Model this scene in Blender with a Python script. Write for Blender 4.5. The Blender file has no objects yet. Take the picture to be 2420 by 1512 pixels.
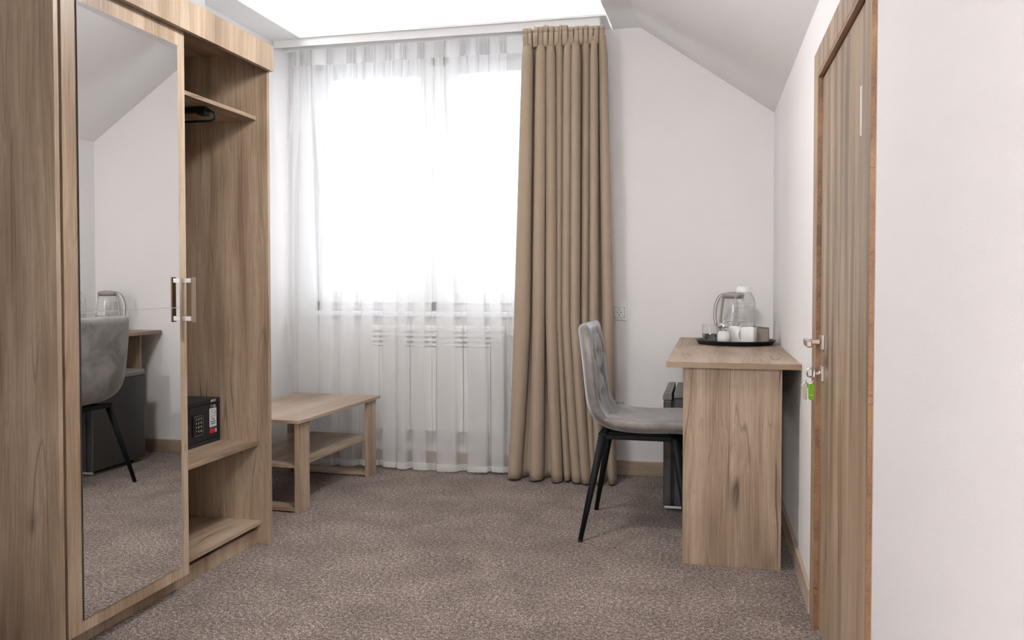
import bpy, math, random
from math import sin, cos, pi, radians
from mathutils import Vector, Matrix

random.seed(7)
scene = bpy.context.scene
COL = scene.collection

# ------------------------------------------------------------------ camera
F_PX, W_PX, H_PX = 2000.0, 2420.0, 1512.0
cam_data = bpy.data.cameras.new('camera')
cam = bpy.data.objects.new('camera', cam_data)
COL.objects.link(cam)
cam_data.sensor_width = 36.0
cam_data.lens = 36.0 * F_PX / W_PX
cam_data.shift_y = -36.0 / W_PX
cam_data.clip_start = 0.02
cam.location = (0, 0, 1.10)
cam.rotation_euler = (radians(90 - 1.46), 0, math.atan(469 / 2000.0))
scene.camera = cam

# ------------------------------------------------------------------ world, light, exposure
world = bpy.data.worlds.new('sky'); scene.world = world
world.use_nodes = True
bg = world.node_tree.nodes['Background']
bg.inputs['Color'].default_value = (0.90, 0.95, 1.0, 1)      # even overcast sky
bg.inputs['Strength'].default_value = 3.0
LED_STRENGTH = 50.0
FILL_STRENGTH = 47.0
vs = scene.view_settings
vs.view_transform = 'Standard'; vs.look = 'None'; vs.gamma = 1.0
vs.use_curve_mapping = False
vs.exposure = 1.05
scene.cycles.transparent_max_bounces = 24
scene.cycles.max_bounces = 7
scene.cycles.diffuse_bounces = 5
scene.cycles.glossy_bounces = 4
scene.cycles.transmission_bounces = 6
scene.cycles.adaptive_threshold = 0.04
scene.cycles.caustics_reflective = False
scene.cycles.caustics_refractive = False

def portal(name, loc, rot, sx, sz):
    l = bpy.data.lights.new(name, 'AREA'); l.shape = 'RECTANGLE'; l.size = sx; l.size_y = sz
    l.cycles.is_portal = True
    o = bpy.data.objects.new(name, l); COL.objects.link(o)
    o.location = loc; o.rotation_euler = rot
portal('window_portal', (-1.61, 5.14, 1.70), (radians(-90), 0, 0), 1.64, 1.56)

# ------------------------------------------------------------------ room constants
XR, XL, YB, YR = 0.335, -2.565, 4.86, -2.40
ZC = 2.545          # underside of the ceiling soffit
ZT = 2.70           # raised tray of the ceiling

# ------------------------------------------------------------------ materials
def srgb(r, g, b):
    def f(c):
        c /= 255.0
        return c / 12.92 if c <= 0.04045 else ((c + 0.055) / 1.055) ** 2.4
    return (f(r), f(g), f(b), 1)

class NT:
    def __init__(s, name):
        s.m = bpy.data.materials.new(name); s.m.use_nodes = True
        s.t = s.m.node_tree; s.n = s.t.nodes; s.l = s.t.links
        s.b = s.n['Principled BSDF']; s.out = s.n['Material Output']
    def new(s, t, **k):
        n = s.n.new(t)
        for a, v in k.items(): setattr(n, a, v)
        return n
    def link(s, a, b): s.l.new(a, b)
    def val(s, node, **k):
        for a, v in k.items(): node.inputs[a.replace('_', ' ')].default_value = v
        return node
    def math(s, op, a, b=None, clamp=False):
        n = s.new('ShaderNodeMath', operation=op, use_clamp=clamp)
        for i, v in enumerate((a, b)):
            if v is None: continue
            if isinstance(v, (int, float)): n.inputs[i].default_value = v
            else: s.link(v, n.inputs[i])
        return n.outputs[0]
    def coords(s, scale=(1, 1, 1), rand=True):
        tc = s.new('ShaderNodeTexCoord'); v = tc.outputs['Object']
        if rand:
            oi = s.new('ShaderNodeObjectInfo')
            mu = s.new('ShaderNodeVectorMath', operation='SCALE'); mu.inputs[0].default_value = (7.3, 11.9, 5.7)
            s.link(oi.outputs['Random'], mu.inputs['Scale'])
            ad = s.new('ShaderNodeVectorMath', operation='ADD'); s.link(v, ad.inputs[0]); s.link(mu.outputs[0], ad.inputs[1])
            v = ad.outputs[0]
        mp = s.new('ShaderNodeVectorMath', operation='MULTIPLY'); mp.inputs[1].default_value = scale
        s.link(v, mp.inputs[0]); return mp.outputs[0]
    def noise(s, vec, scale=1.0, detail=2.0, rough=0.5, dist=0.0):
        n = s.new('ShaderNodeTexNoise'); s.link(vec, n.inputs['Vector'])
        n.inputs['Scale'].default_value = scale; n.inputs['Detail'].default_value = detail
        n.inputs['Roughness'].default_value = rough; n.inputs['Distortion'].default_value = dist
        return n.outputs['Fac']
    def ramp(s, fac, stops):
        r = s.new('ShaderNodeValToRGB'); s.link(fac, r.inputs['Fac']); e = r.color_ramp.elements
        while len(e) < len(stops): e.new(0.5)
        for i, (p, c) in enumerate(stops):
            e[i].position = p; e[i].color = c if len(c) == 4 else (*c, 1)
        return r.outputs['Color']
    def mix(s, fac, a, b, mode='MIX'):
        n = s.new('ShaderNodeMix', data_type='RGBA', blend_type=mode)
        for i, v in ((0, fac), (6, a), (7, b)):
            if isinstance(v, (int, float)): n.inputs[i].default_value = v
            elif isinstance(v, tuple): n.inputs[i].default_value = v if len(v) == 4 else (*v, 1)
            else: s.link(v, n.inputs[i])
        return n.outputs[2]
    def bump(s, h, strength=0.3, dist=0.001):
        n = s.new('ShaderNodeBump'); n.inputs['Strength'].default_value = strength; n.inputs['Distance'].default_value = dist
        s.link(h, n.inputs['Height']); s.link(n.outputs[0], s.b.inputs['Normal'])

def plain(name, col, rough=0.5, metal=0.0, spec=0.5, **k):
    t = NT(name); t.b.inputs['Base Color'].default_value = col
    t.b.inputs['Roughness'].default_value = rough; t.b.inputs['Metallic'].default_value = metal
    t.b.inputs['Specular IOR Level'].default_value = spec
    for a, v in k.items(): t.b.inputs[a.replace('_', ' ')].default_value = v
    return t.m

def wood(name, axis, light, mid, dark, crack, rough=0.40, cracks=1.0, streak=1.0, rand=True):
    """laminate oak: long grain along the axis, broad tone bands, a few dark cracks and knots"""
    t = NT(name)
    def sc(across, along):
        v = [across] * 3; v['xyz'.index(axis)] = along; return tuple(v)
    # bend the grain: push the coordinates sideways by a slow noise
    base = t.coords((1, 1, 1), rand)
    wn = t.new('ShaderNodeTexNoise'); wm = t.new('ShaderNodeVectorMath', operation='MULTIPLY'); wm.inputs[1].default_value = sc(3.2, 1.1)
    t.link(base, wm.inputs[0]); t.link(wm.outputs[0], wn.inputs['Vector']); wn.inputs['Scale'].default_value = 1.0; wn.inputs['Detail'].default_value = 2.0
    ws = t.new('ShaderNodeVectorMath', operation='SUBTRACT'); t.link(wn.outputs['Color'], ws.inputs[0]); ws.inputs[1].default_value = (0.5, 0.5, 0.5)
    wk = t.new('ShaderNodeVectorMath', operation='MULTIPLY'); t.link(ws.outputs[0], wk.inputs[0]); wk.inputs[1].default_value = sc(0.075, 0.0)
    wa = t.new('ShaderNodeVectorMath', operation='ADD'); t.link(base, wa.inputs[0]); t.link(wk.outputs[0], wa.inputs[1])
    def C(across, along):
        n = t.new('ShaderNodeVectorMath', operation='MULTIPLY'); n.inputs[1].default_value = sc(across, along); t.link(wa.outputs[0], n.inputs[0]); return n.outputs[0]
    fine = t.noise(C(170, 3.0), 1, 3, 0.6)
    band = t.noise(C(14, 0.9), 1, 3, 0.55, 0.3)
    broad = t.noise(t.coords(sc(2.6, 0.9), rand), 1, 2, 0.5, 0.8)
    f = t.math('ADD', t.math('MULTIPLY', fine, 0.34), t.math('ADD', t.math('MULTIPLY', band, 0.50 * streak), t.math('MULTIPLY', broad, 0.46)))
    f = t.math('MULTIPLY', f, 1.0 / (0.80 + 0.50 * streak))
    pore = t.noise(C(420, 14.0), 1, 2, 0.5)
    pore = t.math('MULTIPLY', t.math('SUBTRACT', pore, 0.55), 5.0, clamp=True)
    col = t.ramp(f, [(0.39, dark), (0.50, mid), (0.61, light)])
    # cracks: the thin zero line of a stretched noise, shown only here and there
    for ac, al, width, off, amount in ((7.0, 0.40, 150.0, 0.0, 0.85), (11.0, 0.7, 110.0, 3.7, 0.55)):
        cv = t.new('ShaderNodeVectorMath', operation='ADD'); t.link(C(ac, al), cv.inputs[0]); cv.inputs[1].default_value = (off, off, off)
        cr = t.noise(cv.outputs[0], 1, 1.0, 0.4, 0.1)
        line = t.math('SUBTRACT', 1.0, t.math('MULTIPLY', t.math('ABSOLUTE', t.math('SUBTRACT', cr, 0.5)), width), clamp=True)
        wv = t.new('ShaderNodeVectorMath', operation='ADD'); t.link(t.coords(sc(5.0, 2.0), rand), wv.inputs[0]); wv.inputs[1].default_value = (off * 2, off, off * 3)
        where = t.noise(wv.outputs[0], 1, 1)
        where = t.math('MULTIPLY', t.math('SUBTRACT', where, 0.50), 8.0, clamp=True)
        col = t.mix(t.math('MULTIPLY', t.math('MULTIPLY', line, where), amount * cracks), col, crack)
    # knots
    vo = t.new('ShaderNodeTexVoronoi'); t.link(t.coords(sc(3.3, 1.5), rand), vo.inputs['Vector'])
    vo.inputs['Scale'].default_value = 1.0; vo.inputs['Randomness'].default_value = 1.0
    wob = t.noise(t.coords(sc(60, 25), rand), 1, 2)
    d = t.math('ADD', vo.outputs['Distance'], t.math('MULTIPLY', t.math('SUBTRACT', wob, 0.5), 0.06))
    kn = t.math('SUBTRACT', 1.0, t.math('MULTIPLY', d, 11.0), clamp=True)
    col = t.mix(t.math('MULTIPLY', t.math('POWER', kn, 1.4), 0.7 * cracks), col, crack)
    col = t.mix(t.math('MULTIPLY', pore, 0.45), col, dark)
    t.link(col, t.b.inputs['Base Color'])
    t.b.inputs['Roughness'].default_value = rough
    t.b.inputs['Specular IOR Level'].default_value = 0.4
    t.bump(fine, 0.12, 0.0006)
    return t.m

OAK = dict(light=srgb(184, 166, 145), mid=srgb(161, 140, 118), dark=srgb(127, 106, 87), crack=srgb(66, 51, 40))
oak = {a: wood('oak_laminate_' + a, a, **OAK) for a in 'xyz'}
DOOROAK = dict(light=srgb(186, 164, 138), mid=srgb(154, 131, 106), dark=srgb(108, 93, 80), crack=srgb(70, 60, 53))
door_oak = wood('door_oak_laminate', 'z', streak=1.6, **DOOROAK)
door_oak_y = wood('door_oak_laminate_head', 'y', streak=1.4, **DOOROAK)
door_edge = wood('door_edge_oak', 'y', light=srgb(170, 134, 101), mid=srgb(148, 112, 82), dark=srgb(114, 84, 60), crack=srgb(70, 50, 36))
base_oak = wood('skirting_oak', 'y', light=srgb(192, 176, 158), mid=srgb(176, 158, 138), dark=srgb(158, 139, 119), crack=srgb(120, 98, 78), cracks=0.4)
base_oak_x = wood('skirting_oak_across', 'x', light=srgb(192, 176, 158), mid=srgb(176, 158, 138), dark=srgb(158, 139, 119), crack=srgb(120, 98, 78), cracks=0.4)

oak_edge = wood('oak_edge_band', 'x', light=srgb(160, 140, 115), mid=srgb(148, 127, 103), dark=srgb(132, 112, 90), crack=srgb(100, 82, 62), cracks=0.0)
oak_top = wood('oak_tabletop', 'y', rough=0.30, **OAK)
def wall_mat(name, col, scale=330, strength=0.65):
    t = NT(name); t.b.inputs['Base Color'].default_value = col
    t.b.inputs['Roughness'].default_value = 0.75; t.b.inputs['Specular IOR Level'].default_value = 0.25
    n = t.noise(t.coords((1, 1, 1), False), scale, 3, 0.6)
    t.bump(n, strength, 0.0012); return t.m
M_wall = wall_mat('wall_paint', (0.87, 0.85, 0.847, 1))
M_ceil = wall_mat('ceiling_paint', (0.87, 0.865, 0.865, 1), 400, 0.15)
M_slope = wall_mat('slope_paint', (0.86, 0.845, 0.84, 1), 260, 0.4)

def carpet_mat():
    t = NT('carpet_pile')
    fine = t.noise(t.coords((1, 1, 1), False), 210, 3, 0.75)
    clump = t.noise(t.coords((1, 1, 1), False), 75, 3, 0.6)
    patch = t.noise(t.coords((1, 1, 1), False), 4.2, 4, 0.62, 0.5)
    big = t.noise(t.coords((1, 1, 1), False), 1.3, 3, 0.6)
    f = t.math('ADD', t.math('MULTIPLY', fine, 0.68), t.math('MULTIPLY', clump, 0.32))
    sp = t.ramp(f, [(0.36, srgb(40, 31, 26)), (0.50, srgb(118, 103, 94)), (0.61, srgb(212, 198, 189))])
    p = t.math('ADD', t.math('MULTIPLY', patch, 0.65), t.math('MULTIPLY', big, 0.35))
    tone = t.ramp(p, [(0.38, (0.74, 0.725, 0.715)), (0.62, (1.15, 1.145, 1.15))])
    col = t.mix(1.0, sp, tone, 'MULTIPLY')
    t.link(col, t.b.inputs['Base Color'])
    t.b.inputs['Roughness'].default_value = 0.95; t.b.inputs['Specular IOR Level'].default_value = 0.08
    t.b.inputs['Sheen Weight'].default_value = 0.15
    t.bump(f, 0.9, 0.006)
    return t.m
M_carpet = carpet_mat()

def velvet_mat():
    t = NT('grey_velvet')
    n = t.noise(t.coords((1, 1, 1), False), 7, 3, 0.6, 0.8)
    fine = t.noise(t.coords((1, 1, 1), False), 600, 2)
    t.link(t.ramp(n, [(0.35, srgb(124, 118, 115)), (0.65, srgb(156, 150, 147))]), t.b.inputs['Base Color'])
    t.b.inputs['Roughness'].default_value = 0.8; t.b.inputs['Specular IOR Level'].default_value = 0.1
    t.b.inputs['Sheen Weight'].default_value = 0.55; t.b.inputs['Sheen Roughness'].default_value = 0.35
    t.b.inputs['Sheen Tint'].default_value = (0.86, 0.9, 0.98, 1)
    t.bump(fine, 0.15, 0.0005); return t.m
M_velvet = velvet_mat()

def drape_mat():
    t = NT('beige_drape_fabric')
    n = t.noise(t.coords((1, 1, 1), False), 900, 2, 0.7)
    t.link(t.ramp(n, [(0.3, srgb(154, 137, 119)), (0.7, srgb(184, 167, 147))]), t.b.inputs['Base Color'])
    t.b.inputs['Roughness'].default_value = 0.9; t.b.inputs['Specular IOR Level'].default_value = 0.1
    t.b.inputs['Sheen Weight'].default_value = 0.15
    t.bump(n, 0.3, 0.0006); return t.m
M_drape = drape_mat()

def sheer_mat(name, clear, col):
    t = NT(name); t.n.remove(t.b)
    tr = t.new('ShaderNodeBsdfTransparent'); tl = t.new('ShaderNodeBsdfTranslucent'); df = t.new('ShaderNodeBsdfDiffuse')
    tl.inputs['Color'].default_value = col; df.inputs['Color'].default_value = col
    m1 = t.new('ShaderNodeMixShader'); m1.inputs[0].default_value = 0.5
    t.link(tl.outputs[0], m1.inputs[1]); t.link(df.outputs[0], m1.inputs[2])
    m2 = t.new('ShaderNodeMixShader')
    m2.inputs[0].default_value = clear
    t.link(m1.outputs[0], m2.inputs[1]); t.link(tr.outputs[0], m2.inputs[2])
    t.link(m2.outputs[0], t.out.inputs['Surface']); return t.m
M_sheer = sheer_mat('sheer_voile', 0.68, (0.96, 0.96, 0.96, 1))
M_sheer_hem = sheer_mat('sheer_hem_voile', 0.18, (0.96, 0.96, 0.96, 1))
M_sheer_tape = sheer_mat('sheer_tape_voile', 0.30, (0.96, 0.96, 0.96, 1))

def window_glass():
    t = NT('window_glass'); t.n.remove(t.b)
    tr = t.new('ShaderNodeBsdfTransparent'); gl = t.new('ShaderNodeBsdfGlossy'); gl.inputs['Roughness'].default_value = 0.0
    m = t.new('ShaderNodeMixShader'); m.inputs[0].default_value = 0.06
    t.link(tr.outputs[0], m.inputs[1]); t.link(gl.outputs[0], m.inputs[2]); t.link(m.outputs[0], t.out.inputs['Surface']); return t.m
M_pane = window_glass()

def mirror_mat():
    t = NT('mirror_silver'); t.n.remove(t.b)
    gl = t.new('ShaderNodeBsdfGlossy'); gl.inputs['Roughness'].default_value = 0.0; gl.inputs['Color'].default_value = (0.965, 0.97, 0.968, 1)
    t.link(gl.outputs[0], t.out.inputs['Surface']); return t.m
M_mirror = mirror_mat()

def emit_mat(name, col, s):
    t = NT(name); t.n.remove(t.b); e = t.new('ShaderNodeEmission'); e.inputs['Color'].default_value = col
    e.inputs['Strength'].default_value = s; t.link(e.outputs[0], t.out.inputs['Surface']); return t.m
M_led = emit_mat('led_light', (1.0, 0.995, 0.985, 1), LED_STRENGTH)

def glass_mat(name, col=(1, 1, 1, 1), rough=0.0, ior=1.45):
    return plain(name, col, rough, Transmission_Weight=1.0, IOR=ior)
def thin_glass(name, tint, strength=1.0):
    t = NT(name); t.n.remove(t.b)
    tr = t.new('ShaderNodeBsdfTransparent'); tr.inputs['Color'].default_value = tint
    gl = t.new('ShaderNodeBsdfGlossy'); gl.inputs['Roughness'].default_value = 0.02
    lw = t.new('ShaderNodeLayerWeight'); lw.inputs['Blend'].default_value = 0.5
    fz = t.math('ADD', 0.035, t.math('MULTIPLY', t.math('POWER', lw.outputs['Facing'], 4.0), 0.7))
    m = t.new('ShaderNodeMixShader'); t.link(t.math('MULTIPLY', fz, strength, clamp=True), m.inputs[0])
    t.link(tr.outputs[0], m.inputs[1]); t.link(gl.outputs[0], m.inputs[2]); t.link(m.outputs[0], t.out.inputs['Surface']); return t.m
M_glass = glass_mat('clear_glass')
M_thin = thin_glass('thin_clear_glass', (0.992, 0.993, 0.992, 1))
M_plastic_clear = thin_glass('clear_plastic', (0.992, 0.993, 0.992, 1), 1.0)
M_water = glass_mat('water', (0.98, 0.99, 1, 1), 0.0, 1.33)
M_white_pl = plain('white_plastic', (0.86, 0.86, 0.855, 1), 0.3)
M_white_pvc = plain('white_window_plastic', (0.80, 0.81, 0.82, 1), 0.35)
M_rad = plain('radiator_enamel', (0.80, 0.79, 0.77, 1), 0.35)
M_rail = plain('white_rail_plastic', (0.82, 0.82, 0.82, 1), 0.4)
M_china = plain('white_china', (0.85, 0.84, 0.83, 1), 0.12)
M_black = plain('black_powder_coat', (0.007, 0.009, 0.011, 1), 0.55, 0.0, 0.2)
M_safe = plain('safe_black_paint', (0.010, 0.013, 0.018, 1), 0.42)
M_keypad = plain('keypad_gloss_black', (0.006, 0.007, 0.009, 1), 0.15)
M_tray = plain('tray_black_plastic', (0.010, 0.014, 0.020, 1), 0.35)
M_grey_pl = plain('grey_plastic', srgb(158, 152, 145), 0.4)
M_fridge = plain('fridge_dark_steel', srgb(78, 77, 77), 0.38, 0.35)
M_fridge_top = plain('fridge_top_grey', srgb(120, 115, 110), 0.5)
M_fridge_dark = plain('fridge_gasket', (0.015, 0.015, 0.017, 1), 0.6)
M_chrome = plain('brushed_nickel', (0.62, 0.56, 0.50, 1), 0.28, 1.0)
M_alu = plain('satin_aluminium', (0.62, 0.62, 0.61, 1), 0.4, 0.5)
M_bronze = plain('bronze_grey_bar', srgb(140, 122, 102), 0.4, 0.3)
M_steel = plain('polished_steel', (0.72, 0.71, 0.69, 1), 0.15, 1.0)
M_darksteel = plain('dark_spoon_steel', (0.09, 0.085, 0.08, 1), 0.3, 0.6)
M_taupe = plain('taupe_box_card', srgb(138, 128, 118), 0.7)
M_sugar = plain('white_sugar', (0.90, 0.88, 0.86, 1), 0.8)
M_green = plain('green_tag_plastic', srgb(128, 196, 44), 0.4)
M_print_w = plain('white_print', (0.70, 0.70, 0.70, 1), 0.6)
M_print_k = plain('black_print', (0.02, 0.02, 0.02, 1), 0.6)
M_sticker = plain('white_sticker', (0.62, 0.63, 0.64, 1), 0.5)
M_red = plain('red_print', srgb(205, 28, 40), 0.5)
M_navy = plain('slate_print', srgb(70, 80, 96), 0.5)
M_hole = plain('socket_hole', (0.01, 0.01, 0.01, 1), 0.8)

# ------------------------------------------------------------------ mesh helpers
class MB:
    def __init__(s): s.v = []; s.f = []; s.sm = []
    def add(s, vs, fs, smooth=False):
        o = len(s.v); s.v += [tuple(p) for p in vs]; s.f += [[o + i for i in f] for f in fs]; s.sm += [smooth] * len(fs); return s
    def box(s, x0, x1, y0, y1, z0, z1):
        return s.add([(x0, y0, z0), (x1, y0, z0), (x1, y1, z0), (x0, y1, z0), (x0, y0, z1), (x1, y0, z1), (x1, y1, z1), (x0, y1, z1)],
                     [(0, 3, 2, 1), (4, 5, 6, 7), (0, 1, 5, 4), (1, 2, 6, 5), (2, 3, 7, 6), (3, 0, 4, 7)])
    def hexa(s, b, t):     # bottom 4 points, top 4 points, both counter-clockwise from above
        return s.add(list(b) + list(t), [(3, 2, 1, 0), (4, 5, 6, 7), (0, 1, 5, 4), (1, 2, 6, 5), (2, 3, 7, 6), (3, 0, 4, 7)])
    def prism(s, pts, fn, d0, d1):
        """outline pts (a, b), mapped to 3D by fn(a, b, d)"""
        n = len(pts); v = [fn(a, b, d0) for a, b in pts] + [fn(a, b, d1) for a, b in pts]
        return s.add(v, [tuple(range(n))[::-1], tuple(range(n, 2 * n))] + [(i, (i + 1) % n, n + (i + 1) % n, n + i) for i in range(n)])
    def lathe(s, prof, seg=40, c=(0, 0, 0), sx=1.0, sy=1.0, closed=False, flute=None):
        v = []; m = len(prof)
        for r, z in prof:
            for k in range(seg):
                a = 2 * pi * k / seg; rr = r * (flute(a, z) if flute else 1.0)
                v.append((c[0] + rr * cos(a) * sx, c[1] + rr * sin(a) * sy, c[2] + z))
        fs = []
        for i in range(m if closed else m - 1):
            j = (i + 1) % m
            for k in range(seg):
                k2 = (k + 1) % seg; fs.append((i * seg + k, i * seg + k2, j * seg + k2, j * seg + k))
        s.add(v, fs, True)
        return s
    def disc(s, r, z, seg=40, c=(0, 0, 0), up=True, sx=1.0, sy=1.0):
        v = [(c[0] + r * cos(2 * pi * k / seg) * sx, c[1] + r * sin(2 * pi * k / seg) * sy, c[2] + z) for k in range(seg)]
        return s.add(v, [tuple(range(seg)) if up else tuple(range(seg))[::-1]])
    def tube(s, pts, rad, seg=12, caps=True, closed=False):
        pts = [Vector(p) for p in pts]; n = len(pts)
        if isinstance(rad, (int, float)): rad = [rad] * n
        v = []; up = None
        for i, p in enumerate(pts):
            a = pts[(i - 1) % n] if (closed or i > 0) else p; b = pts[(i + 1) % n] if (closed or i < n - 1) else p
            d = (b - a).normalized()
            if up is None:
                up = Vector((0, 0, 1)) if abs(d.z) < 0.9 else Vector((1, 0, 0))
            e1 = (up - d * up.dot(d)).normalized(); up = e1; e2 = d.cross(e1)
            for k in range(seg):
                t = 2 * pi * k / seg; v.append(p + (e1 * cos(t) + e2 * sin(t)) * rad[i])
        fs = []
        for i in range(n if closed else n - 1):
            j = (i + 1) % n
            for k in range(seg):
                k2 = (k + 1) % seg; fs.append((i * seg + k, i * seg + k2, j * seg + k2, j * seg + k))
        o = len(s.v); s.add(v, fs, True)
        if caps and not closed:
            s.f.append([o + k for k in range(seg)][::-1]); s.sm.append(False)
            s.f.append([o + (n - 1) * seg + k for k in range(seg)]); s.sm.append(False)
        return s
    def grid(s, rows, smooth=True):
        nr, nc = len(rows), len(rows[0])
        return s.add([p for r in rows for p in r], [(i * nc + j, i * nc + j + 1, (i + 1) * nc + j + 1, (i + 1) * nc + j) for i in range(nr - 1) for j in range(nc - 1)], smooth)
    def build(s, name, mat, parent=None, origin=(0, 0, 0), bevel=0.0, seg=2):
        me = bpy.data.meshes.new(name)
        me.from_pydata([(p[0] - origin[0], p[1] - origin[1], p[2] - origin[2]) for p in s.v], [], s.f)
        me.polygons.foreach_set('use_smooth', s.sm); me.update()
        if mat: me.materials.append(mat)
        o = bpy.data.objects.new(name, me); COL.objects.link(o)
        if parent is not None: o.parent = parent
        else: o.location = origin
        if bevel:
            b = o.modifiers.new('bevel', 'BEVEL'); b.width = bevel; b.segments = seg; b.limit_method = 'ANGLE'; b.angle_limit = radians(40)
        return o

def tag(o, label=None, cat=None, group=None, kind=None):
    if label: o['label'] = label
    if cat: o['category'] = cat
    if group: o['group'] = group
    if kind: o['kind'] = kind
    return o
def thing(name, loc, label=None, cat=None, rz=0.0, group=None, kind=None):
    o = bpy.data.objects.new(name, None); COL.objects.link(o); o.location = loc; o.rotation_euler = (0, 0, rz)
    o.empty_display_size = 0.05
    return tag(o, label, cat, group, kind)
def board(name, par, x0, x1, y0, y1, z0, z1, mat, bevel=0.0012, org=None):
    """a board given in world coordinates, parented to an unrotated thing (or top level at org)"""
    org = tuple(par.location) if (org is None and par is not None) else (org or (0, 0, 0))
    return MB().box(x0, x1, y0, y1, z0, z1).build(name, mat, par, org, bevel)
def text(name, body, par, loc, size, mat, rot=(radians(90), 0, radians(90)), thick=0.0003, align='CENTER', shear=0.0, sx=1.0):
    cu = bpy.data.curves.new(name, 'FONT'); cu.body = body; cu.size = size; cu.align_x = align; cu.align_y = 'CENTER'; cu.extrude = thick; cu.shear = shear
    cu.resolution_u = 3
    tmp = bpy.data.objects.new(name + '_tmp', cu); COL.objects.link(tmp)
    me = bpy.data.meshes.new_from_object(tmp.evaluated_get(bpy.context.evaluated_depsgraph_get()))
    bpy.data.objects.remove(tmp, do_unlink=True); bpy.data.curves.remove(cu)
    me.materials.clear(); me.materials.append(mat)
    o = bpy.data.objects.new(name, me); COL.objects.link(o)
    o.parent = par; o.location = loc; o.rotation_euler = rot; o.scale = (sx, 1, 1)
    return o
def struct(o): o['kind'] = 'structure'; return o

# ------------------------------------------------------------------ room shell
struct(MB().box(-2.8, 0.6, YR - 0.2, YB + 0.22, -0.12, 0.0).build('floor', M_carpet))
WX0, WX1, WZ0, WZ1 = -2.42, -0.80, 0.93, 2.47          # window opening
TW = 0.26
m = MB()
m.box(-2.8, WX0, YB, YB + TW, 0, 2.85); m.box(WX1, 0.6, YB, YB + TW, 0, 2.85)
m.box(WX0, WX1, YB, YB + TW, 0, WZ0); m.box(WX0, WX1, YB, YB + TW, WZ1, 2.85)
struct(m.build('wall_back', M_wall))
# left wall, with the thicker stretch behind the wardrobe
m = MB(); m.box(XL - 0.2, XL, YR - 0.2, YB, 0, 2.85); m.box(XL, -2.42, YR - 0.2, 3.73, 0, 2.85)
struct(m.build('wall_left', M_wall))
struct(MB().box(XR, XR + 0.2, YR - 0.2, 1.985, 0, 2.3).box(XR, XR + 0.2, 2.83, YB, 0, 2.3).box(XR, XR + 0.2, 1.985, 2.83, 1.757, 2.3).build('wall_right', M_wall))
m = MB(); m.box(-2.8, 0.6, YR - 0.2, YR, 0, 2.85)
struct(m.build('wall_rear', M_wall))
struct(MB().box(-1.30, -1.18, YR, 0.56, 0, 2.545).build('wall_light_blocker', M_wall))      # added wall, out of view, shading the wardrobe side from the rear lamp

def xs(y): return -0.395 - 0.0205 * (4.86 - y)       # where soffit and roof slope meet
def xe(y): return -0.548 - 0.0190 * (4.86 - y)       # lip of the light tray
def zk(y): return 2.032 - 0.0125 * (4.86 - y)        # knee: slope meets right wall
y0, y1 = YR - 0.2, YB
m = MB()
m.box(XL, -2.365, y0, y1, ZC, ZC + 0.012)                                   # left soffit
m.box(-2.365, -0.56, 4.605, y1, ZC, ZC + 0.012)                              # soffit above the window
m.box(-2.365, -0.64, y0, -0.9, ZC, ZC + 0.012)
for a, b in ((y0, y1),):
    m.hexa([(xe(a), a, ZC), (xs(a), a, ZC), (xs(b), b, ZC), (xe(b), b, ZC)], [(xe(a), a, ZT), (xs(a), a, ZT), (xs(b), b, ZT), (xe(b), b, ZT)])
m.box(XL, xs(4.86) + 0.02, y0, y1, ZT, ZT + 0.1)
ceil = struct(m.build('ceiling', M_ceil))
m = MB()
m.hexa([(xs(y0), y0, ZC), (XR + 0.2, y0, zk(y0) - 0.14), (XR + 0.2, y1, zk(y1) - 0.14), (xs(y1), y1, ZC)],
       [(xs(y0), y0, ZC + 0.3), (XR + 0.2, y0, ZC + 0.3), (XR + 0.2, y1, ZC + 0.3), (xs(y1), y1, ZC + 0.3)])
# the slope passes exactly through the knee line on the right wall
for i, v in enumerate(m.v):
    if abs(v[0] - (XR + 0.2)) < 1e-6 and v[2] < 2.3:
        k = (zk(v[1]) - ZC) / (XR - xs(v[1])); m.v[i] = (v[0], v[1], ZC + k * (v[0] - xs(v[1])))
struct(m.build('ceiling_sloped', M_slope))
# LED strips lying on the soffit, hidden behind its lip
m = MB(); zl = ZC + 0.013
m.box(-2.500, -2.488, -1.1, 4.62, zl, zl + 0.006)
m.box(-2.48, -0.70, 4.700, 4.712, zl, zl + 0.006)
m.box(-2.48, -0.80, -1.06, -1.048, zl, zl + 0.006)
tag(m.build('led_strip', M_led, ceil), 'white light strip hidden in the ceiling recess')

# added fill lamps out of view: globes on short stems that brighten the room
for lx, ly, k, st, lab in ((-0.95, 2.75, 0.85, 0.30, 'added fill lamp, an unseen white globe over the middle of the room'), (-0.27, -1.60, 2.8, 0.035, 'added fill lamp, an unseen white globe behind the camera')):
    lm = thing('fill_lamp', (lx, ly, 2.40 + st), lab, 'lamp', group='added fill lamps')
    MB().lathe([(0.0, 0.0), (0.05, 0.0), (0.05, -0.012), (0.012, -0.02), (0.012, -st), (0.0, -st)], 32).build('fill_stem', M_white_pl, lm)
    MB().lathe([(0.172 * sin(pi * i / 16), -st - 0.10 + 0.112 * cos(pi * i / 16)) for i in range(9)], 40).build('fill_cup', M_white_pl, lm)
    MB().lathe([(0.17 * sin(pi * i / 16), -st - 0.10 + 0.11 * cos(pi * i / 16)) for i in range(8, 17, 2)], 16).build('fill_globe', emit_mat('fill_glow', (1.0, 0.99, 0.985, 1), FILL_STRENGTH * k), lm)

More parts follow.
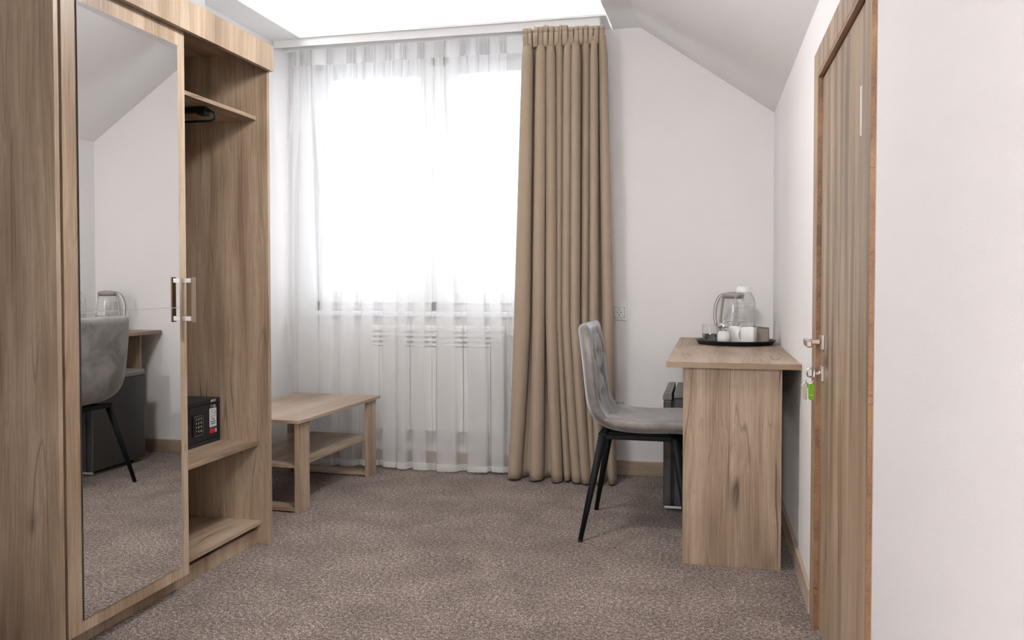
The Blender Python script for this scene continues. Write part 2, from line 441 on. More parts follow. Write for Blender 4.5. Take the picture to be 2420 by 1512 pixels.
# skirting boards
def skirting(name, mb, mat):
    return struct(mb.build(name, mat, None, (0, 0, 0), 0.003))
skirting('baseboard_right', MB().box(XR - 0.014, XR, 2.935, YB - 0.014, 0, 0.083), base_oak)
skirting('baseboard_back', MB().box(-2.55, XR, YB - 0.014, YB, 0, 0.083), base_oak_x)
skirting('baseboard_left', MB().box(XL, XL + 0.014, 3.73, YB - 0.014, 0, 0.083), base_oak)

# ------------------------------------------------------------------ window
win = thing('window_1', (-1.61, YB + 0.07, WZ0), kind='structure'); wo = tuple(win.location)
wy0, wy1 = YB + 0.05, YB + 0.12
m = MB(); fw = 0.06
m.box(WX0, WX0 + fw, wy0, wy1, WZ0, WZ1).box(WX1 - fw, WX1, wy0, wy1, WZ0, WZ1)
m.box(WX0, WX1, wy0, wy1, WZ0, WZ0 + fw).box(WX0, WX1, wy0, wy1, WZ1 - fw, WZ1).box(-1.66, -1.54, wy0, wy1, WZ0, WZ1)
m.build('window_frame', M_white_pvc, win, wo, 0.003)
for a, b in ((WX0 + fw - 0.015, -1.645), (-1.555, WX1 - fw + 0.015)):
    sh = MB(); s = 0.07; c, d = WZ0 + fw - 0.012, WZ1 - fw + 0.012; ya, yb = wy0 - 0.018, wy0 + 0.045
    sh.box(a, a + s, ya, yb, c, d).box(b - s, b, ya, yb, c, d).box(a + s, b - s, ya, yb, c, c + s).box(a + s, b - s, ya, yb, d - s, d)
    so = sh.build('sash', M_white_pvc, win, wo, 0.004)
    MB().box(a + s, b - s, ya + 0.03, ya + 0.034, c + s, d - s).build('pane', M_pane, so, wo)
hm = MB().box(-1.668, -1.650, wy0 - 0.03, wy0 - 0.018, 1.52, 1.60).box(-1.665, -1.653, wy0 - 0.055, wy0 - 0.03, 1.555, 1.568).box(-1.667, -1.651, wy0 - 0.062, wy0 - 0.048, 1.44, 1.57)
hm.build('window_handle', M_white_pl, win, wo, 0.002)
MB().box(WX0 - 0.04, WX1 + 0.05, YB - 0.055, wy0, WZ0 - 0.03, WZ0).build('window_sill', M_white_pvc, win, wo, 0.006)
struct(MB().box(-60, 60, 6.5, 160, -7.2, -7.0).build('ground_outside', plain('pale_ground', (0.42, 0.42, 0.42, 1), 0.9)))

# ------------------------------------------------------------------ radiator
rad = thing('radiator', (-1.577, YB - 0.05, 0.18), 'white sectional radiator under the window, seen through the sheer curtain', 'radiator'); ro = tuple(rad.location)
N = 10; sw = 0.083; rx0 = -1.992
def section_mesh():
    m = MB(); w = sw - 0.004; yF, yK = 4.770, 4.845
    m.box(0, w, yF, yF + 0.010, 0.222, 0.722)                        # front plate
    m.box(w * 0.36, w * 0.64, yF + 0.010, yK, 0.205, 0.80)           # water column
    m.box(0.004, w - 0.004, yF + 0.030, yK, 0.222, 0.79)             # rear fin
    # rounded top hood
    pts = [(yF + 0.004, 0.818), (yF + 0.008, 0.838), (yF + 0.022, 0.850), (yK - 0.02, 0.850), (yK, 0.835), (yK, 0.80), (yF + 0.03, 0.80), (yF + 0.01, 0.812)]
    m.prism(pts, lambda a, b, d: (d, a, b), 0, w)
    return m
def louver_mesh(z):
    w = sw - 0.004; yF = 4.770
    pts = [(yF, z), (yF + 0.002, z + 0.013), (yF + 0.026, z + 0.022), (yF + 0.026, z + 0.018), (yF + 0.006, z + 0.009), (yF + 0.004, z)]
    return MB().prism(pts, lambda a, b, d: (d, a, b), 0, w)
s0 = section_mesh().build('section', M_rad, rad, (0, ro[1], ro[2]), 0.002)
s0.location = (rx0 - ro[0], 0, 0)
lv = []
for z in (0.728, 0.757, 0.786):
    l = louver_mesh(z).build('louver', M_rad, s0, (0, ro[1], ro[2])); lv.append(l)
for i in range(1, N):
    c = s0.copy(); COL.objects.link(c); c.parent = rad; c.location = (rx0 + i * sw - ro[0], 0, 0)
    for l in lv:
        d = l.copy(); COL.objects.link(d); d.parent = c
MB().tube([(-1.162, 4.81, 0.80), (-1.10, 4.81, 0.80), (-1.06, 4.81, 0.80), (-1.045, 4.81, 0.785), (-1.045, 4.81, 0.02)], 0.011, 12).build('supply_pipe', M_rad, rad, ro)
MB().lathe([(0.0, -0.03), (0.018, -0.03), (0.020, -0.02), (0.020, 0.02), (0.016, 0.03), (0.0, 0.03)], 16, (-1.105, 4.81, 0.80)).build('valve', M_rad, rad, ro)

# ------------------------------------------------------------------ door in the right wall
DX = XR - 0.010                      # face of the casing
door = thing('door_1', (XR, 2.42, 0), kind='structure'); do = tuple(door.location)
MB().box(DX, XR + 0.004, 2.835, 2.925, 0, 1.838).build('casing', door_oak, door, do, 0.001)
MB().box(DX, XR + 0.004, 1.908, 1.985, 0, 1.838).build('casing', door_oak, door, do, 0.001)
MB().box(DX, XR + 0.004, 1.985, 2.835, 1.757, 1.838).build('casing_head', door_oak, door, do, 0.001)
e = MB(); e.box(DX + 0.0005, XR + 0.1, 2.816, 2.8345, 0, 1.757)
e.build('jamb_lining', door_edge, door, do)
MB().box(DX + 0.0005, XR + 0.1, 1.985, 2.816, 1.745, 1.7565).build('jamb_head', door_edge, door, do)
MB().box(DX, XR, 1.9045, 1.9078, 0, 1.838).build('casing_edge', door_edge, door, do)
LX = XR + 0.004
leaf = MB().box(LX, LX + 0.04, 1.99, 2.814, 0.008, 1.739).build('door_leaf', door_oak, door, do, 0.001)
def lockplate(name, z0, z1):
    return MB().box(LX - 0.009, LX, 2.722, 2.766, z0, z1).build(name, M_chrome, door, do, 0.0015)
lp = lockplate('handle_rose', 0.896, 0.942)
lv_ = MB(); zz = 0.920
lv_.box(LX - 0.050, LX - 0.009, 2.738, 2.754, zz - 0.008, zz + 0.008)
lv_.hexa([(LX - 0.062, 2.628, zz - 0.010), (LX - 0.046, 2.628, zz - 0.010), (LX - 0.044, 2.756, zz - 0.010), (LX - 0.058, 2.756, zz - 0.010)],
         [(LX - 0.062, 2.628, zz + 0.010), (LX - 0.046, 2.628, zz + 0.010), (LX - 0.044, 2.756, zz + 0.010), (LX - 0.058, 2.756, zz + 0.010)])
lv_.build('lever', M_chrome, door, do, 0.003)
kp = lockplate('key_rose', 0.800, 0.846)
MB().lathe([(0.0, 0), (0.008, 0), (0.008, 0.004), (0, 0.004)], 16).build('key_barrel', M_steel, door)
bpy.context.view_layer.update()
kb = bpy.data.objects['key_barrel']; kb.rotation_euler = (0, radians(-90), 0); kb.location = (LX - 0.009 - do[0], 2.744 - do[1], 0.823 - do[2])

# keys hanging from the lock
ky = thing('key_bunch', (LX - 0.03, 2.744, 0.72), 'bunch of keys with a bright green tag hanging in the door lock', 'keys'); ko = tuple(ky.location)
m = MB(); m.box(LX - 0.026, LX - 0.0095, 2.7425, 2.7455, 0.819, 0.827)
out = [(-0.026, 0.823 - 0.012), (-0.030, 0.823 - 0.014), (-0.046, 0.823 - 0.010), (-0.048, 0.823 + 0.010), (-0.040, 0.823 + 0.016), (-0.030, 0.823 + 0.014), (-0.026, 0.823 + 0.010)]
inn = [(-0.033, 0.818), (-0.041, 0.820), (-0.041, 0.830), (-0.034, 0.831)]
m.tube([(LX + a, 2.744, b) for a, b in out], 0.0028, 8, closed=True)
m.build('key', M_steel, ky, ko)
ring = [(LX - 0.040 + 0.0 * k, 2.744 + 0.011 * cos(2 * pi * k / 24), 0.800 + 0.013 * sin(2 * pi * k / 24)) for k in range(24)]
ring = [(LX - 0.040 + 0.011 * cos(2 * pi * k / 24), 2.744 + 0.004 * cos(2 * pi * k / 24), 0.800 + 0.0135 * sin(2 * pi * k / 24)) for k in range(24)]
MB().tube(ring, 0.0012, 6, closed=True).build('key_ring', M_steel, ky, ko)
for dx, dy, ln in ((-0.010, 0.006, 0.052), (-0.015, 0.010, 0.050)):
    k = MB(); cx, cy, ct = LX - 0.040 + dx, 2.744 + dy, 0.792
    k.prism([(0.010 * cos(a * pi / 5), 0.010 * sin(a * pi / 5)) for a in range(10)], lambda a, b, d: (cx + a, cy + d, ct - 0.008 + b), 0, 0.0022)
    k.prism([(-0.003, -0.017), (0.003, -0.017), (0.003, -ln), (0.0, -ln - 0.004), (-0.003, -ln)], lambda a, b, d: (cx + a, cy + d, ct + b), 0, 0.0022)
    for q in range(4): k.box(cx + 0.003, cx + 0.005, cy, cy + 0.0022, ct - 0.028 - q * 0.007, ct - 0.025 - q * 0.007)
    k.build('spare_key', M_steel, ky, ko)
pts = [(0.0085 * cos(a), 0.0085 * sin(a)) for a in [pi * i / 8 for i in range(9)]] + [(0.0085 * cos(a), -0.034 + 0.0085 * sin(a)) for a in [pi + pi * i / 8 for i in range(9)]]
gt = MB().prism(pts, lambda a, b, d: (LX - 0.036 + a, 2.732 + d + a * 0.3, 0.783 + b), 0, 0.004).build('key_tag', M_green, ky, ko, 0.0008)
MB().prism([(-0.005, -0.026), (0.005, -0.026), (0.005, -0.0275), (-0.005, -0.0275)], lambda a, b, d: (LX - 0.036 + a, 2.732 + d + a * 0.3, 0.783 + b), -0.0004, 0).build('tag_window', M_white_pl, gt, ko)

pq = MB().box(LX - 0.0035, LX, 2.100, 2.107, 1.440, 1.556).build('door_strip', M_white_pl, None, (LX, 2.1, 1.44), 0.0005)
tag(pq, 'thin white vertical strip fixed high on the wooden door', 'strip')

# ------------------------------------------------------------------ wardrobe
wd = thing('wardrobe', (-2.10, 2.635, 0), 'oak sliding-door wardrobe with mirrored door and open shelf bay', 'wardrobe')
T = 0.018
board('side_panel', wd, -2.405, -1.800, 2.036, 2.036 + T, 0, 2.075, oak['z'])
board('side_panel', wd, -2.405, -1.800, 3.2325 - T, 3.2325, 0, 2.075, oak['z'])
board('back_panel', wd, -2.405, -2.396, 2.036 + T, 3.2325 - T, 0.03, 2.07, oak['z'])
board('top_panel', wd, -2.396, -1.800, 2.036 + T, 3.2325 - T, 2.055, 2.073, oak['y'])
board('divider', wd, -2.396, -1.862, 2.640, 2.640 + T, 0.10, 2.055, oak['z'])
board('valance', wd, -1.800, -1.780, 2.036, 3.2325, 1.9805, 2.0865, oak['z'])
board('plinth', wd, -1.880, -1.862, 2.036 + T, 3.2325 - T, 0, 0.060, oak['z'])
def shelf(y0, y1, zt, x1=-1.851): return board('shelf', wd, -2.396, x1, y0, y1, zt - 0.016, zt, oak['y'])
shelf(2.054, 3.2145, 0.0995, -1.840); shelf(2.658, 3.2145, 0.4335); shelf(2.658, 3.2145, 1.796)
shelf(2.054, 2.640, 1.796)
board('door_track', wd, -1.850, -1.803, 2.054, 3.2145, 2.046, 2.055, M_alu, 0.0)
sd = board('sliding_door', wd, -1.826, -1.810, 2.076, 2.6600, 0.061, 2.045, oak['z'], 0.001)
# the mirror glued to it, in two sheets, sits a hair out of square
MIR_TILT = 0.0048
def mirror(z0, z1):
    y0, y1 = 2.135, 2.6185; d = (y1 - y0) * MIR_TILT
    org = tuple(wd.location)
    MB().hexa([(-1.8105, y0, z0), (-1.8065, y0, z0), (-1.8065 - d + 0.0, y1, z0), (-1.8105 - d, y1, z0)],
              [(-1.8105, y0, z1), (-1.8065, y0, z1), (-1.8065 - d + 0.0, y1, z1), (-1.8105 - d, y1, z1)]).build('mirror', M_mirror, sd, org)
mirror(0.1015, 1.0135); mirror(1.0160, 1.9262)
board('mirror_trim', sd, -1.8100, -1.8055, 2.1337, 2.1350, 0.100, 1.9275, M_darksteel, 0.0, tuple(wd.location))
board('mirror_trim', sd, -1.8095, -1.8060, 2.1350, 2.6185, 1.0135, 1.0160, M_grey_pl, 0.0, tuple(wd.location))
# bar handle on the free edge of the sliding door
hz = ((1.101, 1.117), (0.967, 0.984))
hb = MB().box(-1.7720, -1.7660, 2.629, 2.652, 0.963, 1.121).build('handle_bar', M_bronze, sd, tuple(wd.location), 0.001)
for a, b in hz:
    MB().box(-1.8100, -1.7722, 2.633, 2.648, a, b).build('handle_bracket', M_alu, sd, tuple(wd.location), 0.001)
# pull-out clothes rail under the top shelf
hr = thing('hanger_rail', (0, 0, 0)); hr.parent = wd
yr = 2.93; zr = 1.772; wo_ = tuple(wd.location)
MB().box(-2.35, -1.925, yr - 0.016, yr + 0.016, zr - 0.012, zr + 0.008).build('rail_channel', M_black, hr, wo_, 0.002)
MB().box(-1.93, -1.895, yr - 0.020, yr + 0.020, zr - 0.024, zr + 0.006).build('rail_end', M_black, hr, wo_, 0.003)
MB().tube([(-1.90, yr, zr - 0.006), (-1.880, yr, zr - 0.008), (-1.866, yr, zr - 0.015), (-1.862, yr, zr - 0.028), (-1.866, yr, zr - 0.040), (-1.880, yr, zr - 0.046), (-2.34, yr, zr - 0.046)], 0.0045, 10).build('rail_rod', M_black, hr, wo_)

# ------------------------------------------------------------------ safe
sf = thing('safe', (-2.14, 3.05, 0.4335), 'small black electronic safe standing on the lower wardrobe shelf', 'safe'); so_ = tuple(sf.location)
SX = -2.0265
board('body', sf, -2.26, SX - 0.004, 2.890, 3.2065, 0.4340, 0.6170, M_safe, 0.003)
m = MB(); m.box(SX - 0.004, SX, 2.890, 3.2065, 0.600, 0.617).box(SX - 0.004, SX, 2.890, 3.2065, 0.434, 0.451).box(SX - 0.004, SX, 2.890, 2.904, 0.451, 0.600).box(SX - 0.004, SX, 3.1905, 3.2065, 0.451, 0.600)
m.build('front_frame', M_safe, sf, so_, 0.001)
sdoor = board('door', sf, SX - 0.004, SX - 0.001, 2.906, 3.1885, 0.4535, 0.5975, M_safe, 0.001)
pad = board('keypad', sf, SX - 0.001, SX + 0.004, 3.008, 3.081, 0.476, 0.564, M_keypad, 0.003)
keys = ['1', '2', '3', '4', '5', '6', '7', '8', '9', '*', '0', '#']
for i, k in enumerate(keys):
    yy = 3.029 + (i % 3) * 0.0165; zz = 0.547 - (i // 3) * 0.0165
    text('digit', k, pad, (SX + 0.0043 - so_[0], yy - so_[1], zz - so_[2]), 0.0115, M_print_w, shear=0.2)
m = MB(); m.box(SX + 0.004, SX + 0.0043, 3.016, 3.074, 0.5595, 0.5607).box(SX + 0.004, SX + 0.0043, 3.016, 3.074, 0.4803, 0.4815).box(SX + 0.004, SX + 0.0043, 3.0755, 3.0765, 0.484, 0.557)
m.build('keypad_outline', M_grey_pl, pad, so_)
kn_ = MB().lathe([(0, 0), (0.022, 0), (0.020, 0.012), (0.0, 0.014)], 24).build('knob', M_safe, sf); kn_.rotation_euler = (0, radians(90), 0); kn_.location = (SX - so_[0], 2.955 - so_[1], 0.525 - so_[2])
text('lettering', 'AIKO', sf, (SX + 0.0003 - so_[0], 3.155 - so_[1], 0.6085 - so_[2]), 0.0150, M_print_w, shear=0.25, sx=1.1)
st = board('sticker', sf, SX - 0.001, SX - 0.0002, 3.1285, 3.1795, 0.4745, 0.5780, M_sticker, 0.0)
board('sticker_head', st, SX - 0.001, SX - 0.00015, 3.1285, 3.1795, 0.5780, 0.5930, M_safe, 0.0, so_)
text('sticker_text', 'T 170', st, (SX + 0.0002 - so_[0], 3.154 - so_[1], 0.5855 - so_[2]), 0.0150, M_print_w)
board('sticker_band', st, SX - 0.0011, SX - 0.0001, 3.1285, 3.1795, 0.4900, 0.5000, M_navy, 0.0, so_)
board('sticker_foot', st, SX - 0.0011, SX - 0.00005, 3.1285, 3.1720, 0.4745, 0.4905, M_red, 0.0, so_)
m = MB(); q = lambda a, b, c, d: m.box(SX - 0.0003, SX + 0.0001, a, b, c, d)
q(3.140, 3.168, 0.5690, 0.5700); q(3.148, 3.149, 0.557, 0.570); q(3.148, 3.172, 0.557, 0.558); q(3.170, 3.172, 0.550, 0.568)
q(3.137, 3.138, 0.540, 0.550); q(3.137, 3.147, 0.540, 0.541); q(3.155, 3.168, 0.547, 0.548); q(3.155, 3.156, 0.541, 0.548); q(3.166, 3.168, 0.541, 0.548)
q(3.136, 3.174, 0.5195, 0.5225); q(3.140, 3.170, 0.5110, 0.5140)
m.build('sticker_drawing', M_print_k, st, so_)
text('sticker_weight', '5 kg', st, (SX + 0.0002 - so_[0], 3.155 - so_[1], 0.5320 - so_[2]), 0.0105, M_print_k)

# ------------------------------------------------------------------ coffee table
tb = thing('coffee_table', (-1.893, 3.655, 0), 'low oak coffee table with a shelf below, in the corner by the window', 'table', radians(-2.0))
def tbd(name, x0, x1, y0, y1, z0, z1, mat): return MB().box(x0, x1, y0, y1, z0, z1).build(name, mat, tb, (0, 0, 0), 0.0012)
TWD, TLN = 0.545, 0.935
tbd('tabletop', -TWD, 0, 0, TLN, 0.433, 0.449, oak_top)
for x0 in (-0.038, -TWD + 0.018):
    for ya in (0.022, TLN - 0.022 - 0.112):
        tbd('leg', x0, x0 + 0.020, ya, ya + 0.112, 0, 0.433, oak['z'])
tbd('shelf', -TWD + 0.038, -0.038, 0.040, TLN - 0.04, 0.212, 0.228, oak['y'])
tbd('foot_rail', -TWD + 0.038, -0.038, 0.026, 0.116, 0.006, 0.024, oak['x'])
tbd('foot_rail', -TWD + 0.038, -0.038, TLN - 0.116, TLN - 0.026, 0.006, 0.024, oak['x'])

# ------------------------------------------------------------------ curtain rail
cr = thing('curtain_rail', (-1.42, 4.63, 2.488), 'white ceiling curtain rail running along the top of the window', 'curtain rail'); co = tuple(cr.location)
m = MB()
m.box(-2.545, -0.60, 4.624, 4.632, 2.500, ZC); m.box(-2.545, -0.60, 4.632, 4.735, 2.530, ZC - 0.001); m.box(-2.545, -0.60, 4.727, 4.735, 2.50, 2.53)
m.build('rail_profile', M_rail, cr, co, 0.002)
MB().box(-0.60, -0.593, 4.624, 4.735, 2.50, ZC).build('rail_cap', M_rail, cr, co, 0.001)

# ------------------------------------------------------------------ sheer curtain
def lerp(a, b, t): return a + (b - a) * t
def smooth(t): t = max(0.0, min(1.0, t)); return t * t * (3 - 2 * t)
SB_T = [(-2.405, -2.345), (-2.229, -2.189), (-2.108, -2.046), (-1.993, -1.935), (-1.869, -1.816), (-1.751, -1.72), (-1.66, -1.622), (-1.558, -1.507), (-1.405, -1.368), (-1.293, -1.243), (-1.169, -1.132)]
SB_B = [(-2.43, -2.30), (-2.292, -2.209), (-2.149, -2.067), (-2.019, -1.949), (-1.882, -1.803), (-1.79, -1.737), (-1.695, -1.622), (-1.547, -1.434), (-1.358, -1.244), (-1.219, -1.15), (-1.083, -1.034)]
def sheer_row(z, dy=0.0):
    t = smooth((2.43 - z) / 2.0); open_ = smooth((2.45 - z) / 0.5)
    pts = []; yb, ym, yf = 4.712, 4.690, 4.668
    def P(x, y): pts.append((x, y))
    xl = lerp(-2.455, -2.520, smooth((2.43 - z) / 0.9)) + 0.05 * smooth((1.1 - z) / 0.8)
    P(xl - 0.01, yb); P(xl + 0.01, yb - 0.005)
    prev = xl
    for i, ((a0, b0), (a1, b1)) in enumerate(zip(SB_T, SB_B)):
        a, b = lerp(a0, a1, t), lerp(b0, b1, t); w = b - a
        bow = 0.012 * sin(i * 2.1 + 1.0) * open_
        ybk = lerp(4.690, yb, open_); ymd = 4.690; yfr = lerp(4.690, yf, open_) + bow
        g = (a - prev)
        kz = 0.42 * g * smooth((z - 1.5) / 0.75); gm = prev + g * 0.5; yg = ybk - 0.004 + 0.006 * sin(i * 3.3)
        P(gm + kz, yg + 0.004); P(gm, yg + 0.002); P(gm - kz, yg); P(gm, yg - 0.003); P(gm + kz, yg - 0.005)
        ys5 = [lerp(ybk, yfr, q / 4) for q in range(5)]
        P(a, ys5[0])
        for q in range(5):                       # five layers, folded to and fro
            e0, e1 = (a, b) if q % 2 == 0 else (b, a); d = e1 - e0; yq = ys5[q]
            P(e0 + d * 0.06, yq + 0.002); P(e0 + d * 0.30, yq - 0.002); P(e0 + d * 0.65, yq - 0.003); P(e1 - d * 0.05, yq)
            if q < 4: P(e1, (yq + ys5[q + 1]) / 2)
        P(b, yfr + 0.002)
        prev = b
    P(-0.995, 4.705); P(-0.985, 4.71)
    # fine gathers near the heading
    k = smooth((z - 2.05) / 0.4)
    return [(x, y + dy + 0.006 * k * sin(x * 260 + 3 * sin(x * 31)), z) for x, y in pts]
def dense(row, n=3):
    out = []
    for (a, b) in zip(row[:-1], row[1:]):
        for i in range(n): out.append(tuple(lerp(a[k], b[k], i / n) for k in range(3)))
    return out + [row[-1]]
def dens_row(z, dy=0.0):
    r = dense(sheer_row(z, 0.0), 3)
    k = smooth((z - 2.10) / 0.3)
    return [(x, y + dy + 0.005 * k * sin(x * 310 + 3 * sin(x * 31)), zz) for x, y, zz in r]
sh_ = thing('sheer_curtain', (-1.7, 4.69, 0.0), 'white floor-length sheer curtain hanging across the window', 'curtain'); sho = tuple(sh_.location)
zs = [2.40 - (2.40 - 0.048) * i / 44 for i in range(45)]
MB().grid([dens_row(z) for z in zs]).build('sheer_panel', M_sheer, sh_, sho)
MB().grid([dens_row(z) for z in (2.494, 2.470, 2.445, 2.42, 2.40)]).build('heading_tape', M_sheer_tape, sh_, sho)
def hemz(row, z): return [(x, y, z + 0.006 * sin(x * 9)) for x, y, _ in row]
MB().grid([[(x, y, 0.048) for x, y, _ in dens_row(0.048)], [(x, y, 0.03) for x, y, _ in dens_row(0.03)], hemz(dens_row(0.012), 0.010)]).build('hem', M_sheer_hem, sh_, sho)

# ------------------------------------------------------------------ beige drape
DT = [(-0.986, 0.0286), (-0.912, 0.0259), (-0.86, 0.0235), (-0.811, 0.021), (-0.764, 0.0209), (-0.72, 0.0231), (-0.664, 0.023), (-0.619, 0.0183), (-0.575, 0.0206)]
DM = [(-1.019, 0.0432), (-0.923, 0.0309), (-0.854, 0.0284), (-0.811, 0.0165), (-0.769, 0.0234), (-0.72, 0.0234), (-0.669, 0.0209), (-0.618, 0.0231), (-0.544, 0.0275)]
DB = [(-1.062, 0.0339), (-0.936, 0.0358), (-0.82, 0.0284), (-0.763, 0.0188), (-0.709, 0.0258), (-0.658, 0.0233), (-0.618, 0.0162), (-0.581, 0.0208), (-0.516, 0.0207)]
DFRONT = [0.0, -0.006, 0.004, 0.035, 0.004, -0.004, 0.040, 0.0, 0.022]       # how far each fold lies back
def lobe(i, z):
    if z > 0.9115:
        t = (2.40 - z) / (2.40 - 0.9115); t = min(1, max(0, t)); return tuple(lerp(DT[i][k], DM[i][k], t) for k in (0, 1))
    t = (0.9115 - z) / 0.90; t = min(1, t); t = t ** 1.15
    return tuple(lerp(DM[i][k], DB[i][k], t) for k in (0, 1))
def drape_row(z):
    pinch = smooth((2.425 - z) / 0.11)          # folds swell just below the heading
    amp = lerp(0.010, lerp(0.044, 0.060, smooth((2.3 - z) / 2.0)), pinch)
    yc = 4.575; pts = []
    n = len(DT)
    for i in range(n):
        c, h = lobe(i, z); yf = yc + DFRONT[i] * pinch + 0.004 * sin(z * 2.3 + i * 1.7)
        a0, a1 = lerp(182, 215, pinch), lerp(-2, -35, pinch)
        for k in range(13):
            a = radians(lerp(a0, a1, k / 12)); pts.append((c + h * lerp(0.82, 1.06, pinch) * cos(a), yf + amp * (0.35 - 0.95 * sin(a)), z))
        if i < n - 1:
            c2, h2 = lobe(i + 1, z); xa, xb = c + h * 0.93, c2 - h2 * 0.93
            yv = yc + amp * 1.3 + 0.016
            for k in range(1, 6):
                s = k / 6; pts.append((lerp(xa, xb, s), lerp(yf, yc + DFRONT[i + 1] * pinch, s) * 0 + yc + amp * 0.5 + (yv - yc - amp * 0.5) * sin(pi * s), z))
    return pts
dr = thing('drape_curtain', (-0.79, 4.59, 0.0), 'beige floor-length pleated drape gathered at the right of the window', 'curtain'); dro = tuple(dr.location)
zs = [2.43, 2.42, 2.412, 2.405, 2.397, 2.388, 2.376, 2.36] + [2.34 - (2.34 - 0.014) * i / 60 for i in range(61)]
rows = [drape_row(z) for z in zs]
rows[-1] = [(x, y, 0.012 + 0.004 * sin(x * 40)) for x, y, z in rows[-1]]
dp = MB().grid(rows).build('drape_panel', M_drape, dr, dro)
sol = dp.modifiers.new('thickness', 'SOLIDIFY'); sol.thickness = 0.0016
# heading: flat stitched tucks of slightly different height
xs_ = -1.010; i = 0
tucks = [0.030, 0.022, 0.026, 0.030, 0.026, 0.028, 0.028, 0.014, 0.030, 0.032, 0.026, 0.022, 0.024, 0.026, 0.028, 0.026]
rnd = random.Random(3)
while xs_ < -0.578 and i < len(tucks):
    w = tucks[i]; yq = 4.560 + rnd.uniform(-0.004, 0.006) + (0.006 if i % 3 == 0 else 0); zt = 2.492 + 0.007 * sin(i * 0.40) + rnd.uniform(-0.004, 0.004) - (0.012 if i > 12 else 0); lean = rnd.uniform(-0.005, 0.005)
    prof = []
    for zq, dd in ((2.388, 0.016), (2.398, 0.007), (2.410, 0.001), (2.440, -0.002), (2.462, 0.0), (2.4625, 0.0012), (2.4645, 0.0012), (2.465, 0.0), (zt, 0.001)):
        xa = xs_ + lean * (zq - 2.40) / 0.1; r = []
        for k in range(9):
            s = k / 8; r.append((xa + w * (s * 1.12 - 0.06), yq + dd - 0.007 * (1 - abs(2 * s - 1) ** 3) + (0.012 if k in (0, 8) else 0), zq))
        prof.append(r)
    tk = MB().grid(prof).build('heading_tuck', M_drape, dr, dro)
    tk.modifiers.new('thickness', 'SOLIDIFY').thickness = 0.0015
    xs_ += w + rnd.uniform(0.0, 0.003); i += 1
MB().box(-1.0, -0.575, 4.578, 4.580, 2.40, 2.485).build('heading_tape', M_drape, dr, dro)

# ------------------------------------------------------------------ sockets on the back wall
def socket(x0, x1, z0, z1, label):
    c = ((x0 + x1) / 2, YB, (z0 + z1) / 2)
    s = thing('power_socket', c, label, 'socket', group='wall sockets beside the drape'); o = tuple(s.location); w = (x1 - x0) / 2
    MB().box(x0, x1, YB - 0.008, YB, z0, z1).build('cover_frame', M_white_pl, s, o, 0.003)
    MB().box(c[0] - w * 0.735, c[0] + w * 0.735, YB - 0.0085, YB - 0.008, c[2] - w * 0.735, c[2] + w * 0.735).build('insert_gap', M_grey_pl, s, o)
    m = MB(); a = w * 0.70; cz = c[2]; cxx = c[0]; r = 0.0205; seg = 28; yF = YB - 0.0135; 
    ringp = [(cxx + r * cos(2 * pi * k / seg), cz + r * sin(2 * pi * k / seg)) for k in range(seg)]
    sq = []
    for k in range(seg):
        cc, ss = cos(2 * pi * k / seg), sin(2 * pi * k / seg); q = a / max(abs(cc), abs(ss)); sq.append((cxx + q * cc, cz + q * ss))
    v = [(p[0], yF, p[1]) for p in sq] + [(p[0], yF, p[1]) for p in ringp] + [(p[0], YB - 0.0095, p[1]) for p in ringp] + [(p[0], YB - 0.008, p[1]) for p in sq]
    # the cup is sunk: inner wall leads to a floor 2.5 mm below the face
    f = []
    for k in range(seg):
        j = (k + 1) % seg
        f += [(k, j, seg + j, seg + k), (seg + k, seg + j, 2 * seg + j, 2 * seg + k), (3 * seg + k, 3 * seg + j, j, k)]
    f.append(tuple(range(2 * seg, 3 * seg))[::-1])
    m.add(v, f).build('socket_insert', M_white_pl, s, o)
    hm = MB()
    for dx in (-0.0095, 0.0095):
        hm.prism([(cxx + dx + 0.0028 * cos(2 * pi * k / 12), cz + 0.0028 * sin(2 * pi * k / 12)) for k in range(12)], lambda p, q_, d: (p, d, q_), YB - 0.0099, YB - 0.0094)
    hm.box(cxx - 0.002, cxx + 0.002, YB - 0.0125, YB - 0.0095, cz - 0.020, cz - 0.015)
    hm.box(cxx - 0.002, cxx + 0.002, YB - 0.0125, YB - 0.0095, cz + 0.015, cz + 0.020)
    hm.prism([(cxx + 0.0016 * cos(2 * pi * k / 10), cz - 0.010 + 0.0016 * sin(2 * pi * k / 10)) for k in range(10)], lambda p, q_, d: (p, d, q_), YB - 0.0099, YB - 0.0094)
    hm.build('contact', M_hole, s, o)
socket(-0.5500, -0.4650, 0.888, 0.979, 'white wall socket beside the drape, above the chair back')
socket(-0.5520, -0.4690, 0.345, 0.428, 'white wall socket low on the wall, half hidden behind the chair seat')

# ------------------------------------------------------------------ desk
dk = thing('desk', (0.085, 4.09, 0), 'narrow oak writing desk along the right wall', 'desk')
board('desktop', dk, -0.165, 0.3335, 3.325, 4.845, 0.774, 0.796, oak['y'], 0.0015)
board('edge_band', dk, -0.165, 0.3335, 3.3242, 3.325, 0.7745, 0.7955, oak_edge, 0.0)
board('side_panel', dk, -0.102, 0.268, 3.360, 3.378, 0, 0.774, oak['z'])
board('side_panel', dk, -0.102, 0.268, 4.712, 4.730, 0, 0.774, oak['z'])
board('back_rail', dk, 0.215, 0.231, 3.378, 4.712, 0.55, 0.774, oak['y'])

